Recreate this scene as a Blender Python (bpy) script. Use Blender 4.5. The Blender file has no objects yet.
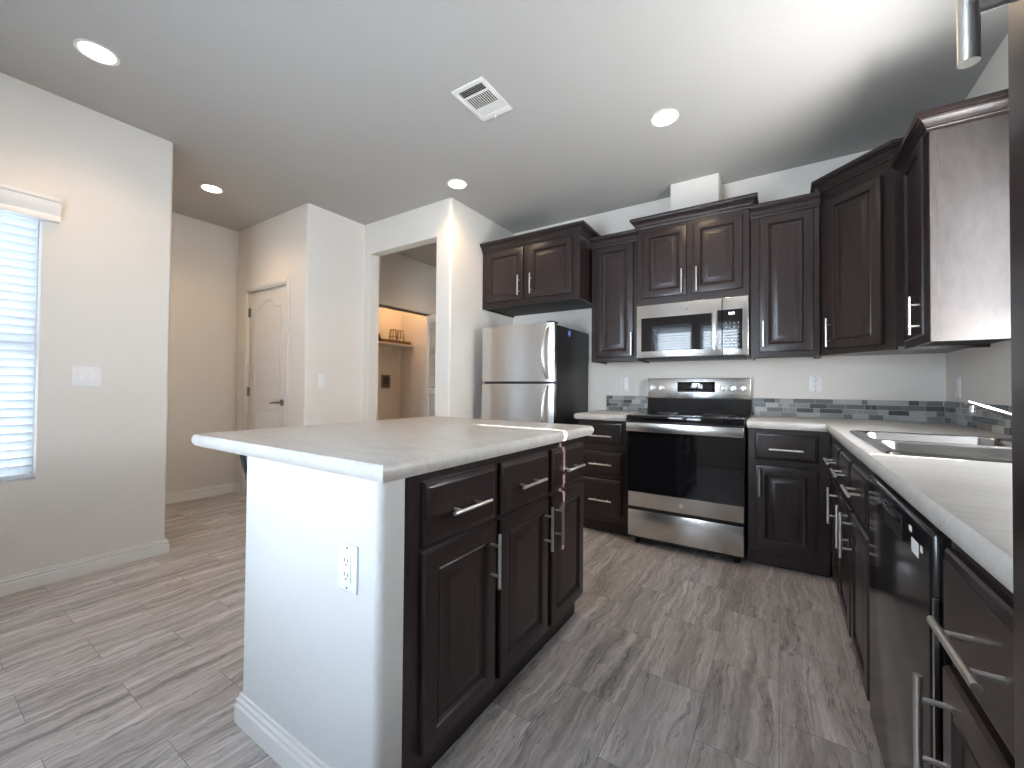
import bpy, bmesh, math, random
from mathutils import Vector, Matrix
R = math.radians
C = bpy.context.scene.collection
SC = bpy.context.scene

# ------------------------------------------------------------------ camera
F_PX, PX, PY = 411.0997, 513.217, 382.027
yaw, pitch, roll = R(-33.0083), R(.8597), R(.499)
right = Vector((math.cos(yaw), -math.sin(yaw), 0)); fwd0 = Vector((math.sin(yaw), math.cos(yaw), 0)); up0 = Vector((0, 0, 1))
fwd = fwd0*math.cos(pitch) + up0*math.sin(pitch); up = -fwd0*math.sin(pitch) + up0*math.cos(pitch)
r2 = right*math.cos(roll) + up*math.sin(roll); u2 = -right*math.sin(roll) + up*math.cos(roll)
cd = bpy.data.cameras.new('camera'); cam = bpy.data.objects.new('camera', cd); C.objects.link(cam)
cam.matrix_world = Matrix(((r2.x, u2.x, -fwd.x, .9378), (r2.y, u2.y, -fwd.y, -2.94), (r2.z, u2.z, -fwd.z, 1.1033), (0, 0, 0, 1)))
cd.sensor_fit = 'HORIZONTAL'; cd.sensor_width = 36; cd.lens = F_PX/1024*36
cd.shift_x = -(PX-512)/1024; cd.shift_y = (PY-384)/1024
cd.clip_start = .02; cd.clip_end = 100
SC.camera = cam

# ------------------------------------------------------------------ view, world, daylight
SC.view_settings.view_transform = 'Standard'; SC.view_settings.look = 'None'
SC.view_settings.gamma = 1; SC.view_settings.use_curve_mapping = False
SC.view_settings.exposure = 0.65
SC.cycles.use_denoising = True
SC.cycles.max_bounces = 12; SC.cycles.diffuse_bounces = 6
W = bpy.data.worlds.new('daylight_sky'); SC.world = W; W.use_nodes = True
bg = W.node_tree.nodes['Background']; bg.inputs[0].default_value = (.72, .86, 1, 1); bg.inputs[1].default_value = 2.2

def area(name, loc, direction, sx, sy, watts, col, spread=180):
    l = bpy.data.lights.new(name, 'AREA'); l.shape = 'RECTANGLE'; l.size = sx; l.size_y = sy
    l.energy = watts; l.color = col; l.spread = R(spread)
    o = bpy.data.objects.new(name, l); C.objects.link(o); o.location = loc
    o.rotation_euler = Vector(direction).to_track_quat('-Z', 'Y').to_euler()
    return o
# daylight standing outside each window
area('daylight_rear_window', (-.50, -4.05, 1.30), (0, 1, .0), .75, 1.6, 68, (.77, .885, 1))
area('daylight_rear_window', (.15, -4.05, 1.30), (0, 1, .0), .75, 1.6, 68, (.77, .885, 1))
area('daylight_side_window', (-2.95, -2.81, 1.30), (1, 0, 0), .75, 1.6, 10, (.80, .90, 1))
area('daylight_sink_window', (1.945, -.945, 1.60), (-1, 0, .6), .76, .90, 58, (1, .985, .96))
sl = bpy.data.lights.new('sun', 'SUN'); sl.energy = 45; sl.angle = R(.5); sl.color = (1, .96, .9)
so = bpy.data.objects.new('sun', sl); C.objects.link(so); so.rotation_euler = Vector((-1, 0, -.5)).to_track_quat('-Z', 'Y').to_euler()

# ------------------------------------------------------------------ materials
def mat(name, col, rough=.5, metal=0., spec=.5, coat=0.):
    m = bpy.data.materials.new(name); m.use_nodes = True
    b = m.node_tree.nodes['Principled BSDF']
    b.inputs['Base Color'].default_value = (*col, 1); b.inputs['Roughness'].default_value = rough
    b.inputs['Metallic'].default_value = metal; b.inputs['Specular IOR Level'].default_value = spec
    b.inputs['Coat Weight'].default_value = coat; b.inputs['Coat Roughness'].default_value = .08
    return m
class NT:
    def __init__(s, m): s.t = m.node_tree; s.b = s.t.nodes.get('Principled BSDF')
    def n(s, kind, **kw):
        n = s.t.nodes.new(kind)
        for k, v in kw.items():
            if k[0] == '_': n.inputs[k[1:].replace('_', ' ')].default_value = v
            else: setattr(n, k, v)
        return n
    def l(s, a, b): s.t.links.new(a, b)
    def coords(s, scale, rot=(0, 0, 0)):
        tc = s.n('ShaderNodeTexCoord'); mp = s.n('ShaderNodeMapping'); mp.inputs['Scale'].default_value = scale; mp.inputs['Rotation'].default_value = rot
        s.l(tc.outputs['Object'], mp.inputs['Vector']); return mp.outputs['Vector']
    def noise(s, vec, scale, detail=4, rough=.55, dist=0.):
        n = s.n('ShaderNodeTexNoise'); n.inputs['Scale'].default_value = scale; n.inputs['Detail'].default_value = detail
        n.inputs['Roughness'].default_value = rough; n.inputs['Distortion'].default_value = dist; s.l(vec, n.inputs['Vector']); return n.outputs['Fac']
    def ramp(s, fac, stops):
        r = s.n('ShaderNodeValToRGB'); e = r.color_ramp.elements
        while len(e) < len(stops): e.new(.5)
        for x, (p, c) in zip(e, stops): x.position = p; x.color = (*c, 1) if len(c) == 3 else c
        s.l(fac, r.inputs['Fac']); return r.outputs['Color']
    def math(s, op, a, b=None, c=None):
        n = s.n('ShaderNodeMath', operation=op)
        for i, v in enumerate((a, b, c)):
            if v is None: continue
            if isinstance(v, (int, float)): n.inputs[i].default_value = v
            else: s.l(v, n.inputs[i])
        return n.outputs[0]
    def mix(s, fac, a, b, blend='MIX'):
        n = s.n('ShaderNodeMix', data_type='RGBA', blend_type=blend)
        for i, v in ((0, fac), (6, a), (7, b)):
            if isinstance(v, (int, float)): n.inputs[i].default_value = v
            elif isinstance(v, tuple): n.inputs[i].default_value = (*v, 1)
            else: s.l(v, n.inputs[i])
        return n.outputs[2]
    def bump(s, h, strength, dist=.002):
        b = s.n('ShaderNodeBump'); b.inputs['Strength'].default_value = strength; b.inputs['Distance'].default_value = dist
        s.l(h, b.inputs['Height']); s.l(b.outputs['Normal'], s.b.inputs['Normal'])
    def color(s, c): s.l(c, s.b.inputs['Base Color'])

def paint(name, col, bump=.25, rough=.75):
    m = mat(name, col, rough, spec=.3); t = NT(m); v = t.coords((1, 1, 1))
    t.bump(t.noise(v, 55, 3, .6), bump, .004); return m
M = {}
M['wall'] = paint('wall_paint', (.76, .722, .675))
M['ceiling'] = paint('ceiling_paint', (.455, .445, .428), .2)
M['island_wall'] = paint('island_wall_paint', (.69, .685, .68), .35)
M['trim'] = mat('white_trim_paint', (.80, .785, .76), .38)
M['door'] = mat('white_door_paint', (.72, .69, .65), .45)
def wood(name, dark, light, rough, sc=(14, 14, 1.1)):
    m = mat(name, dark, rough, spec=.45); t = NT(m); v = t.coords(sc)
    f = t.noise(v, 6, 6, .65, .3); t.color(t.ramp(f, [(.28, dark), (.72, light)]))
    t.bump(t.noise(t.coords((60, 60, 3)), 6, 3, .6), .08, .001); return m
M['wood'] = wood('espresso_wood', (.0145, .0090, .0094), (.034, .0225, .0225), .30)
M['wood_inside'] = mat('dark_cabinet_underside', (.012, .009, .009), .6)
M['panel'] = wood('lit_end_panel_wood', (.052, .045, .044), (.078, .069, .067), .36, (5, 5, 2))  # same wood made paler: window light on the end panel put into the colour
def steel(name, col, rough, sc):
    m = mat(name, col, rough, 1.); t = NT(m); f = t.noise(t.coords(sc), 10, 2, .5)
    t.l(t.math('MULTIPLY_ADD', f, .06, rough-.03), t.b.inputs['Roughness'])
    return m
M['steel'] = steel('brushed_stainless_steel', (.66, .645, .63), .25, (1, 1, 90))
M['sink'] = steel('sink_steel', (.36, .36, .365), .22, (40, 2, 40))
M['nickel'] = mat('satin_nickel', (.84, .82, .79), .32, 1.)
M['chrome'] = mat('chrome', (.80, .80, .80), .08, 1.)
M['black_glass'] = mat('black_glass', (.006, .006, .008), .035, spec=.6)
M['black_gloss'] = mat('black_gloss_enamel', (.010, .010, .011), .14, spec=.55)
M['black'] = mat('black_plastic', (.012, .012, .013), .45)
M['black_side'] = mat('black_textured_case', (.014, .014, .015), .42)
M['dark_metal'] = mat('dark_metal', (.05, .05, .055), .45, .6)
M['plastic'] = mat('white_plastic', (.84, .83, .83), .3)
M['slot'] = mat('outlet_slot_dark', (.05, .045, .045), .5)
M['sticker_blue'] = mat('blue_sticker', (.03, .08, .42), .5)
M['sticker_white'] = mat('white_sticker', (.75, .75, .75), .5)
M['print'] = mat('grey_print', (.30, .30, .32), .5)
M['blind'] = mat('white_blind_slat', (.82, .85, .88), .5)
t = NT(M['blind']); tl_ = t.n('ShaderNodeBsdfTranslucent'); tl_.inputs['Color'].default_value = (.85, .89, .93, 1); mx_ = t.n('ShaderNodeMixShader'); mx_.inputs[0].default_value = .40
t.l(t.b.outputs[0], mx_.inputs[1]); t.l(tl_.outputs[0], mx_.inputs[2]); t.l(mx_.outputs[0], t.t.nodes['Material Output'].inputs['Surface'])
M['tray'] = mat('wooden_tray', (.16, .09, .035), .5)
M['wire'] = mat('brass_wire', (.30, .22, .12), .35, .8)
M['hinge'] = mat('steel_hinge', (.28, .25, .22), .35, .9)
M['vent_dark'] = mat('duct_dark', (.03, .03, .03), .8)
def emit(name, col, s):
    m = mat(name, (.8, .8, .8)); b = m.node_tree.nodes['Principled BSDF']
    b.inputs['Emission Color'].default_value = (*col, 1); b.inputs['Emission Strength'].default_value = s; return m
M['lens'] = emit('lit_lamp_lens', (1, .86, .66), 14)
M['digit'] = emit('lit_display_digit', (.85, .95, 1), 3.0)
# clear glass: mostly see-through with a mirror sheen
gm = bpy.data.materials.new('window_glass'); gm.use_nodes = True; t = gm.node_tree; t.nodes.clear()
o_ = t.nodes.new('ShaderNodeOutputMaterial'); mx = t.nodes.new('ShaderNodeMixShader'); tr = t.nodes.new('ShaderNodeBsdfTransparent')
gl = t.nodes.new('ShaderNodeBsdfGlossy'); gl.inputs['Roughness'].default_value = .02; mx.inputs[0].default_value = .06
t.links.new(tr.outputs[0], mx.inputs[1]); t.links.new(gl.outputs[0], mx.inputs[2]); t.links.new(mx.outputs[0], o_.inputs[0])
M['glass'] = gm
# laminate countertop
def laminate(name, a, b, edge):
    m = mat(name, a, .32, spec=.45); t = NT(m); v = t.coords((1, 1, 1))
    f1 = t.noise(t.coords((1.2, 4.5, 2)), 3.2, 8, .62, 1.2); f2 = t.noise(v, 90, 3, .6)
    c = t.ramp(f1, [(.30, a), (.50, b), (.62, edge), (.72, b)])
    c = t.mix(.35, c, t.ramp(f2, [(.35, a), (.65, edge)])); t.color(c); return m
M['laminate'] = laminate('grey_marbled_laminate', (.44, .42, .40), (.54, .525, .50), (.60, .585, .565))
# floor: 9 x 18 inch travertine-look tiles in running bond along Y
m = mat('travertine_look_vinyl', (.2, .18, .17), .38, spec=.4); t = NT(m)
tc = t.n('ShaderNodeTexCoord'); sp = t.n('ShaderNodeSeparateXYZ'); t.l(tc.outputs['Object'], sp.inputs[0])
RW, BW = .228, .457
bu = t.math('ADD', sp.outputs[1], 1.52+BW*19.5); bv = t.math('ADD', sp.outputs[0], -.25+RW*40)
cb = t.n('ShaderNodeCombineXYZ'); t.l(bu, cb.inputs[0]); t.l(bv, cb.inputs[1])
br = t.n('ShaderNodeTexBrick', offset=.5, offset_frequency=2, squash=1.0)
for k, v in (('Scale', 1.), ('Mortar Size', .0011), ('Mortar Smooth', .2), ('Bias', 0.), ('Brick Width', BW), ('Row Height', RW)): br.inputs[k].default_value = v
br.inputs['Color1'].default_value = (0, 0, 0, 1); br.inputs['Color2'].default_value = (1, 1, 1, 1); br.inputs['Mortar'].default_value = (.5, .5, .5, 1)
t.l(cb.outputs[0], br.inputs['Vector'])
rnd = t.n('ShaderNodeRGBToBW'); t.l(br.outputs['Color'], rnd.inputs[0])
off = t.math('MULTIPLY', rnd.outputs[0], 37.)
# wavy veins running along Y
wob = t.noise(t.coords((1, 1, 1)), 3.4, 5, .6); wob2 = t.noise(t.coords((1, 1, 1)), 22, 3, .6)
xx = t.math('ADD', sp.outputs[0], t.math('MULTIPLY', wob, .10)); xx = t.math('ADD', xx, t.math('MULTIPLY', wob2, .016))
cv = t.n('ShaderNodeCombineXYZ'); t.l(t.math('MULTIPLY', xx, 26.), cv.inputs[0]); t.l(t.math('MULTIPLY', sp.outputs[1], 1.3), cv.inputs[1]); t.l(off, cv.inputs[2])
vein = t.noise(cv.outputs[0], 1.0, 7, .66, .35)
cv2 = t.n('ShaderNodeCombineXYZ'); t.l(t.math('MULTIPLY', xx, 9.), cv2.inputs[0]); t.l(t.math('MULTIPLY', sp.outputs[1], .9), cv2.inputs[1]); t.l(t.math('ADD', off, 5.), cv2.inputs[2])
broad = t.noise(cv2.outputs[0], 1.0, 4, .55, .4)
c = t.ramp(vein, [(.29, (.095, .082, .079)), (.41, (.31, .285, .277)), (.53, (.49, .46, .45)), (.66, (.80, .77, .76))])
c = t.mix(.40, c, t.ramp(broad, [(.32, (.30, .277, .27)), (.68, (.68, .645, .635))]))
fine = t.noise(t.coords((90, 14, 1)), 1.0, 4, .6); c = t.mix(.5, c, t.ramp(fine, [(.3, (.36, .35, .345)), (.7, (.66, .655, .65))]), 'OVERLAY')
# thin dark cracks
cv3 = t.n('ShaderNodeCombineXYZ'); t.l(t.math('MULTIPLY', xx, 13.), cv3.inputs[0]); t.l(t.math('MULTIPLY', sp.outputs[1], .8), cv3.inputs[1]); t.l(t.math('ADD', off, 11.), cv3.inputs[2])
ck = t.math('ABSOLUTE', t.math('SUBTRACT', t.noise(cv3.outputs[0], 1., 5, .6, .3), .5))
c = t.mix(t.ramp(ck, [(.0, (.55, .55, .55)), (.012, (0, 0, 0))]), c, (.045, .038, .037))
c = t.mix(t.math('MULTIPLY', br.outputs['Fac'], .65), c, (.10, .09, .086)); t.color(c)
t.bump(vein, .06, .001)
M['floor'] = m
# mosaic tile shades
MOS = [mat('mosaic_tile_'+n, c, .22, spec=.5) for n, c in (('charcoal', (.075, .078, .082)), ('slate', (.15, .155, .158)), ('grey', (.27, .275, .27)), ('mist', (.38, .385, .375)), ('stone', (.22, .21, .20)), ('pale', (.46, .46, .445)))]
M['grout'] = mat('pale_grout', (.50, .50, .485), .8)

# ------------------------------------------------------------------ mesh helpers
I4 = Matrix.Identity(4)
class MB:
    def __init__(s, mx=None): s.bm = bmesh.new(); s.M = mx or I4; s.mi = 0
    def _take(s, b, mx=None):
        bmesh.ops.recalc_face_normals(b, faces=b.faces)
        T = s.M @ mx if mx else s.M
        vs = {v: s.bm.verts.new(T @ v.co) for v in b.verts}
        for f in b.faces:
            try: nf = s.bm.faces.new([vs[v] for v in f.verts]); nf.material_index = s.mi
            except ValueError: pass
        b.free()
    def box(s, a, b, bev=0., seg=2):
        q = bmesh.new(); bmesh.ops.create_cube(q, size=1)
        lo = [min(i, j) for i, j in zip(a, b)]; hi = [max(i, j) for i, j in zip(a, b)]
        for v in q.verts: v.co = Vector([l+(h-l)*(c+.5) for l, h, c in zip(lo, hi, v.co)])
        if bev: bmesh.ops.bevel(q, geom=list(q.edges), offset=min(bev, .49*min(h-l for l, h in zip(lo, hi))), segments=seg, profile=.5, affect='EDGES')
        s._take(q); return s
    def prism(s, poly, z0, z1, bev=None, axis='z'):
        """polygon extruded along z (or y: poly is (x,z); or x: poly is (y,z)); bev = {vertex index: (radius, segments)} rounds upright edges"""
        pts = []
        n = len(poly)
        for i, p in enumerate(poly):
            if bev and i in bev:
                r, k = bev[i]; p = Vector(p); a = (Vector(poly[i-1])-p).normalized(); c = (Vector(poly[(i+1) % n])-p).normalized()
                o = p+(a+c)*r; 
                for j in range(k+1):
                    th = j/k*math.pi/2; pts.append(o - c*r*math.cos(th) - a*r*math.sin(th))
            else: pts.append(Vector(p))
        q = bmesh.new()
        f = {'z': lambda p, z: (p[0], p[1], z), 'y': lambda p, z: (p[0], z, p[1]), 'x': lambda p, z: (z, p[0], p[1])}[axis]
        A = [q.verts.new(f(p, z0)) for p in pts]; B = [q.verts.new(f(p, z1)) for p in pts]
        q.faces.new(A); q.faces.new(B)
        for i in range(len(A)): q.faces.new((A[i], A[i-1], B[i-1], B[i]))
        s._take(q); return s
    def tube(s, a, b, r, k=14, r2=None, caps=True):
        a, b = Vector(a), Vector(b); d = b-a; q = bmesh.new()
        bmesh.ops.create_cone(q, cap_ends=caps, segments=k, radius1=r, radius2=r if r2 is None else r2, depth=d.length)
        s._take(q, Matrix.Translation((a+b)/2) @ d.to_track_quat('Z', 'Y').to_matrix().to_4x4()); return s
    def path(s, pts, r, k=10):
        """round bar along a polyline"""
        pts = [Vector(p) for p in pts]; q = bmesh.new(); rings = []
        for i, p in enumerate(pts):
            d = (pts[min(i+1, len(pts)-1)]-pts[max(i-1, 0)]).normalized()
            x = d.orthogonal().normalized() if not rings else (px - d*px.dot(d)).normalized()
            px = x; y = d.cross(x); rr = r[i] if isinstance(r, (list, tuple)) else r
            rings.append([q.verts.new(p+(x*math.cos(2*math.pi*j/k)+y*math.sin(2*math.pi*j/k))*rr) for j in range(k)])
        for A, B in zip(rings, rings[1:]):
            for j in range(k): q.faces.new((A[j], A[(j+1) % k], B[(j+1) % k], B[j]))
        q.faces.new(rings[0]); q.faces.new(rings[-1]); s._take(q); return s
    def lathe(s, prof, c, axis='z', k=28, ang=None):
        """(radius, height) profile turned about an axis through c"""
        q = bmesh.new(); rows = []
        for r, h in prof:
            row = []
            for j in range(k):
                a = 2*math.pi*j/k; x, y = max(r, 1e-5)*math.cos(a), max(r, 1e-5)*math.sin(a)
                row.append(q.verts.new({'z': (x, y, h), 'y': (x, h, y), 'x': (h, x, y)}[axis]))
            rows.append(row)
        for A, B in zip(rows, rows[1:]):
            for j in range(k): q.faces.new((A[j], A[(j+1) % k], B[(j+1) % k], B[j]))
        q.faces.new(rows[0]); q.faces.new(rows[-1])
        s._take(q, Matrix.Translation(c)); return s
    def sphere(s, c, r, sc=(1, 1, 1), k=16):
        q = bmesh.new(); bmesh.ops.create_uvsphere(q, u_segments=k, v_segments=k//2, radius=r)
        s._take(q, Matrix.Translation(c) @ Matrix.Diagonal((*sc, 1))); return s
    def panel(s, x0, x1, z0, z1, rings, y0=0., arch=0.):
        """slab whose front is nested outlines; rings = (inset, outward distance); local frame (s, d, z).  arch raises the top of the inner outlines"""
        q = bmesh.new(); loops = []
        def loop(i, d, ar):
            a, b, c, e = x0+i, x1-i, z0+i, z1-i
            if not arch or not ar: return [q.verts.new(p) for p in ((a, d, c), (b, d, c), (b, d, e), (a, d, e))]
            w = b-a; P = [(a, d, c), (b, d, c), (b, d, e-arch)]
            for j in range(1, 14):
                u = j/14; sx = abs(u-.5)*2; hgt = .5*(1+math.cos(math.pi*min(1, max(0, (sx-.12)/.74))))
                P.append((b-w*u, d, e-arch+arch*hgt))
            P.append((a, d, e-arch)); return [q.verts.new(p) for p in P]
        back = loop(0, y0, False); loops = [loop(i, d, False) for i, d in rings]
        q.faces.new(back); prev = back
        for l in loops:
            for j in range(4): q.faces.new((prev[j], prev[(j+1) % 4], l[(j+1) % 4], l[j]))
            prev = l
        q.faces.new(prev); s._take(q); return s
    def slab(s, poly, inset, prof, hole=None):
        """countertop: outline, per-edge flag (1 = shaped edge, 0 = against a wall), profile (inset, z) from bottom to top"""
        n = len(poly); P = [Vector(p) for p in poly]
        def offs(d):
            out = []
            for i in range(n):
                a, b, c = P[i-1], P[i], P[(i+1) % n]
                e1 = (b-a).normalized(); e2 = (c-b).normalized(); n1 = Vector((-e1.y, e1.x)); n2 = Vector((-e2.y, e2.x))
                d1, d2 = d*inset[i-1], d*inset[i]
                det = n1.x*n2.y-n1.y*n2.x
                k1 = n1.dot(b)+d1; k2 = n2.dot(b)+d2
                out.append(Vector(((k1*n2.y-k2*n1.y)/det, (n1.x*k2-n2.x*k1)/det)))
            return out
        q = bmesh.new(); rows = []
        for d, z in prof: rows.append([q.verts.new((p.x, p.y, z)) for p in offs(d)])
        for A, B in zip(rows, rows[1:]):
            for j in range(n): q.faces.new((A[j], A[(j+1) % n], B[(j+1) % n], B[j]))
        if not hole: q.faces.new(rows[0]); q.faces.new(rows[-1])
        else:
            hv = []
            for row, z in ((rows[0], prof[0][1]), (rows[-1], prof[-1][1])):
                h = [q.verts.new((x, y, z)) for x, y in hole]; hv.append(h); E = []
                for L in (row, h):
                    for j in range(len(L)): E.append(q.edges.get((L[j], L[(j+1) % len(L)])) or q.edges.new((L[j], L[(j+1) % len(L)])))
                bmesh.ops.triangle_fill(q, use_beauty=True, edges=E)
            for j in range(len(hole)): q.faces.new((hv[0][j], hv[0][(j+1) % len(hole)], hv[1][(j+1) % len(hole)], hv[1][j]))
        s._take(q); return s
    def sweep(s, path, prof, z):
        """closed (out, up) profile swept along a plan polyline with mitred corners; 'out' is to the right of travel"""
        P = [Vector(p) for p in path]; n = len(P); q = bmesh.new(); rows = []
        for i in range(n):
            d1 = (P[i]-P[i-1]).normalized() if i else (P[1]-P[0]).normalized()
            d2 = (P[i+1]-P[i]).normalized() if i < n-1 else d1
            n1 = Vector((d1.y, -d1.x)); n2 = Vector((d2.y, -d2.x)); b = (n1+n2).normalized(); k = 1/max(.2, b.dot(n1))
            rows.append([q.verts.new((P[i].x+b.x*o*k, P[i].y+b.y*o*k, z+h)) for o, h in prof])
        m = len(prof)
        for A, B in zip(rows, rows[1:]):
            for j in range(m): q.faces.new((A[j], A[(j+1) % m], B[(j+1) % m], B[j]))
        q.faces.new(rows[0]); q.faces.new(rows[-1]); s._take(q); return s

def build(name, mb, mats, parent=None, root=None, smooth=35):
    """link a builder as ONE mesh object.  root = the thing's Empty (or None)"""
    me = bpy.data.meshes.new(name)
    if root is not None:
        for v in mb.bm.verts: v.co -= root.location
    mb.bm.to_mesh(me); mb.bm.free()
    for m in (mats if isinstance(mats, (list, tuple)) else [mats]): me.materials.append(m)
    for p in me.polygons: p.use_smooth = True
    me.set_sharp_from_angle(angle=R(smooth))
    o = bpy.data.objects.new(name, me); C.objects.link(o)
    if parent is not None: o.parent = parent
    return o
def tag(o, label=None, cat=None, group=None, kind=None):
    for k, v in (('label', label), ('category', cat), ('group', group), ('kind', kind)):
        if v: o[k] = v
    return o
def thing(name, loc, label, cat, group=None):
    o = bpy.data.objects.new(name, None); o.empty_display_size = .05; C.objects.link(o); o.location = loc
    return tag(o, label, cat, group)
class T:
    """a thing and its parts"""
    def __init__(s, name, loc, label, cat, group=None): s.o = thing(name, Vector(loc), label, cat, group)
    def part(s, name, mb, m, parent=None, label=None, smooth=35): return tag(build(name, mb, m, parent or s.o, s.o, smooth), label)
def single(name, mb, m, loc, label, cat, group=None, smooth=35):
    loc = Vector(loc)
    for v in mb.bm.verts: v.co -= loc
    o = build(name, mb, m, smooth=smooth); o.location = loc; return tag(o, label, cat, group)
def copy_thing(o, loc, label, group=None):
    c = o.copy(); C.objects.link(c); c.location = loc; c['label'] = label
    for ch in o.children:
        d = ch.copy(); C.objects.link(d); d.parent = c
        for g in ch.children:
            e = g.copy(); C.objects.link(e); e.parent = d
    return c
def struct(name, mb, m, parent=None, smooth=35):
    o = build(name, mb, m, parent, smooth=smooth)
    if parent is None: o['kind'] = 'structure'
    return o
def frame(o, s, d):
    """matrix taking (s, d, z) to the world"""
    return Matrix(((s[0], d[0], 0, o[0]), (s[1], d[1], 0, o[1]), (0, 0, 1, 0), (0, 0, 0, 1)))

# ------------------------------------------------------------------ room shell
XL, XR, YB, YR, ZC = -2.467, 1.80, .6575, -3.63, 2.7255
XD, YO, XA, YD, XJ = -2.557, -.318, -3.838, -.91, -1.409
struct('floor', MB().box((-4.0, -3.75, -.06), (1.95, 2.3, 0)), M['floor'])
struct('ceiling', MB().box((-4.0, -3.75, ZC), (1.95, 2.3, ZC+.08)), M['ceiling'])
w = MB()                                   # window wall on the left, rounded end by the hallway
wy0, wy1, wz0, wz1 = -3.15, -2.468, .585, 2.06
w.box((-2.60, YR, 0), (XL, wy0, ZC)); w.box((-2.60, wy0, 0), (XL, wy1, wz0)); w.box((-2.60, wy0, wz1), (XL, wy1, ZC))
w.prism([(-2.60, wy1), (XL, wy1), (XL, -1.894), (-2.60, -1.894)], 0, ZC, {2: (.02, 6), 3: (.02, 6)})
struct('wall_left', w, M['wall'])
w = MB()
w.box((-3.95, -2.05, 0), (-2.60, -1.95, ZC)); struct('wall_alcove_front', w, M['wall'])
struct('wall_alcove_left', MB().box((-3.95, -1.95, 0), (XA, YD+.11, ZC)), M['wall'])
# wall with the passage door, then the return with the light switch
dx0, dx1, dz1 = -3.625, -2.875, 2.065
w = MB(); w.box((XA, YD, 0), (dx0, YD+.11, ZC)); w.box((dx0, YD, dz1), (dx1, YD+.11, ZC))
w.prism([(dx1, YD), (XD, YD), (XD, YO), (XD-.11, YO), (XD-.11, YD+.11), (dx1, YD+.11)], 0, ZC, {1: (.02, 6)})
struct('wall_hall_door', w, M['wall'])
ox0, ox1, oz1 = -2.452, -1.574, 2.42
w = MB(); w.box((XD-.11, YO, 0), (ox0, YO+.10, ZC)); w.box((ox0, YO, oz1), (ox1, YO+.10, ZC))
w.prism([(ox1, YO), (XJ, YO), (XJ, YB), (XJ-.11, YB), (XJ-.11, YO+.10), (ox1, YO+.10)], 0, ZC, {1: (.02, 6)})
struct('wall_utility_opening', w, M['wall'])
struct('wall_back', MB().box((XJ-.11, YB, 0), (1.92, YB+.11, ZC)), M['wall'])
ky0, ky1, kz0, kz1 = -1.337, -.56, 1.13, 2.08
w = MB(); w.box((XR, ky1, 0), (1.92, YB, ZC)); w.box((XR, YR, 0), (1.92, ky0, ZC))
w.box((XR, ky0, 0), (1.92, ky1, kz0)); w.box((XR, ky0, kz1), (1.92, ky1, ZC)); struct('wall_right', w, M['wall'])
RW_ = [(-.88, -.25), (-.13, .42)]; rz0, rz1 = .60, 2.17
w = MB(); y0, y1 = -3.75, YR
for a, b in ((-2.6, RW_[0][0]), (RW_[0][1], RW_[1][0]), (RW_[1][1], 1.92)): w.box((a, y0, 0), (b, y1, ZC))
for a, b in RW_: w.box((a, y0, 0), (b, y1, rz0)); w.box((a, y0, rz1), (b, y1, ZC))
struct('wall_rear', w, M['wall'])
# utility passage and laundry closet beyond the opening
HX = -2.95
w = MB(); w.box((HX-.10, YO+.10, 2.07), (HX, 2.2, ZC)); w.box((HX-.10, YO+.10, 0), (HX, .12, 2.07)); w.box((HX-.10, 1.04, 0), (HX, 2.2, 2.07))
struct('wall_closet_front', w, M['wall'])
w = MB(); w.box((-3.80, -.05, 0), (-3.70, 1.30, ZC)); w.box((-3.70, 1.19, 0), (HX-.10, 1.30, ZC)); w.box((-3.70, -.05, 0), (HX-.10, .03, ZC)); struct('wall_closet_inside', w, M['wall'])
w = MB(); w.box((HX-.1, 2.2, 0), (XJ, 2.3, ZC)); w.box((XJ-.11, YB+.11, 0), (XJ, 2.2, ZC)); struct('wall_passage', w, M['wall'])
struct('wall_chase', MB().prism([(.206, .442), (.556, .442), (.556, YB), (.206, YB)], 2.30, ZC, {0: (.012, 4), 1: (.012, 4)}), M['wall'])

# baseboards
BASE = [(0, 0), (.015, 0), (.015, .056), (.009, .060), (.009, .066), (.012, .069), (.012, .075), (.005, .079), (.005, .090), (0, .092)]
def baseboard(name, path): struct(name, MB().sweep(path, BASE, 0), M['trim'], smooth=15)
baseboard('baseboard_left', [(XL, YR), (XL, -1.894), (-2.60, -1.894)])
baseboard('baseboard_alcove_left', [(XA, -1.95), (XA, YD), (-3.66, YD)])
baseboard('baseboard_hall', [(-2.815, YD), (XD, YD), (XD, YO), (ox0, YO)])
baseboard('baseboard_opening', [(ox1, YO), (XJ, YO), (XJ, .0)])

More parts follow.
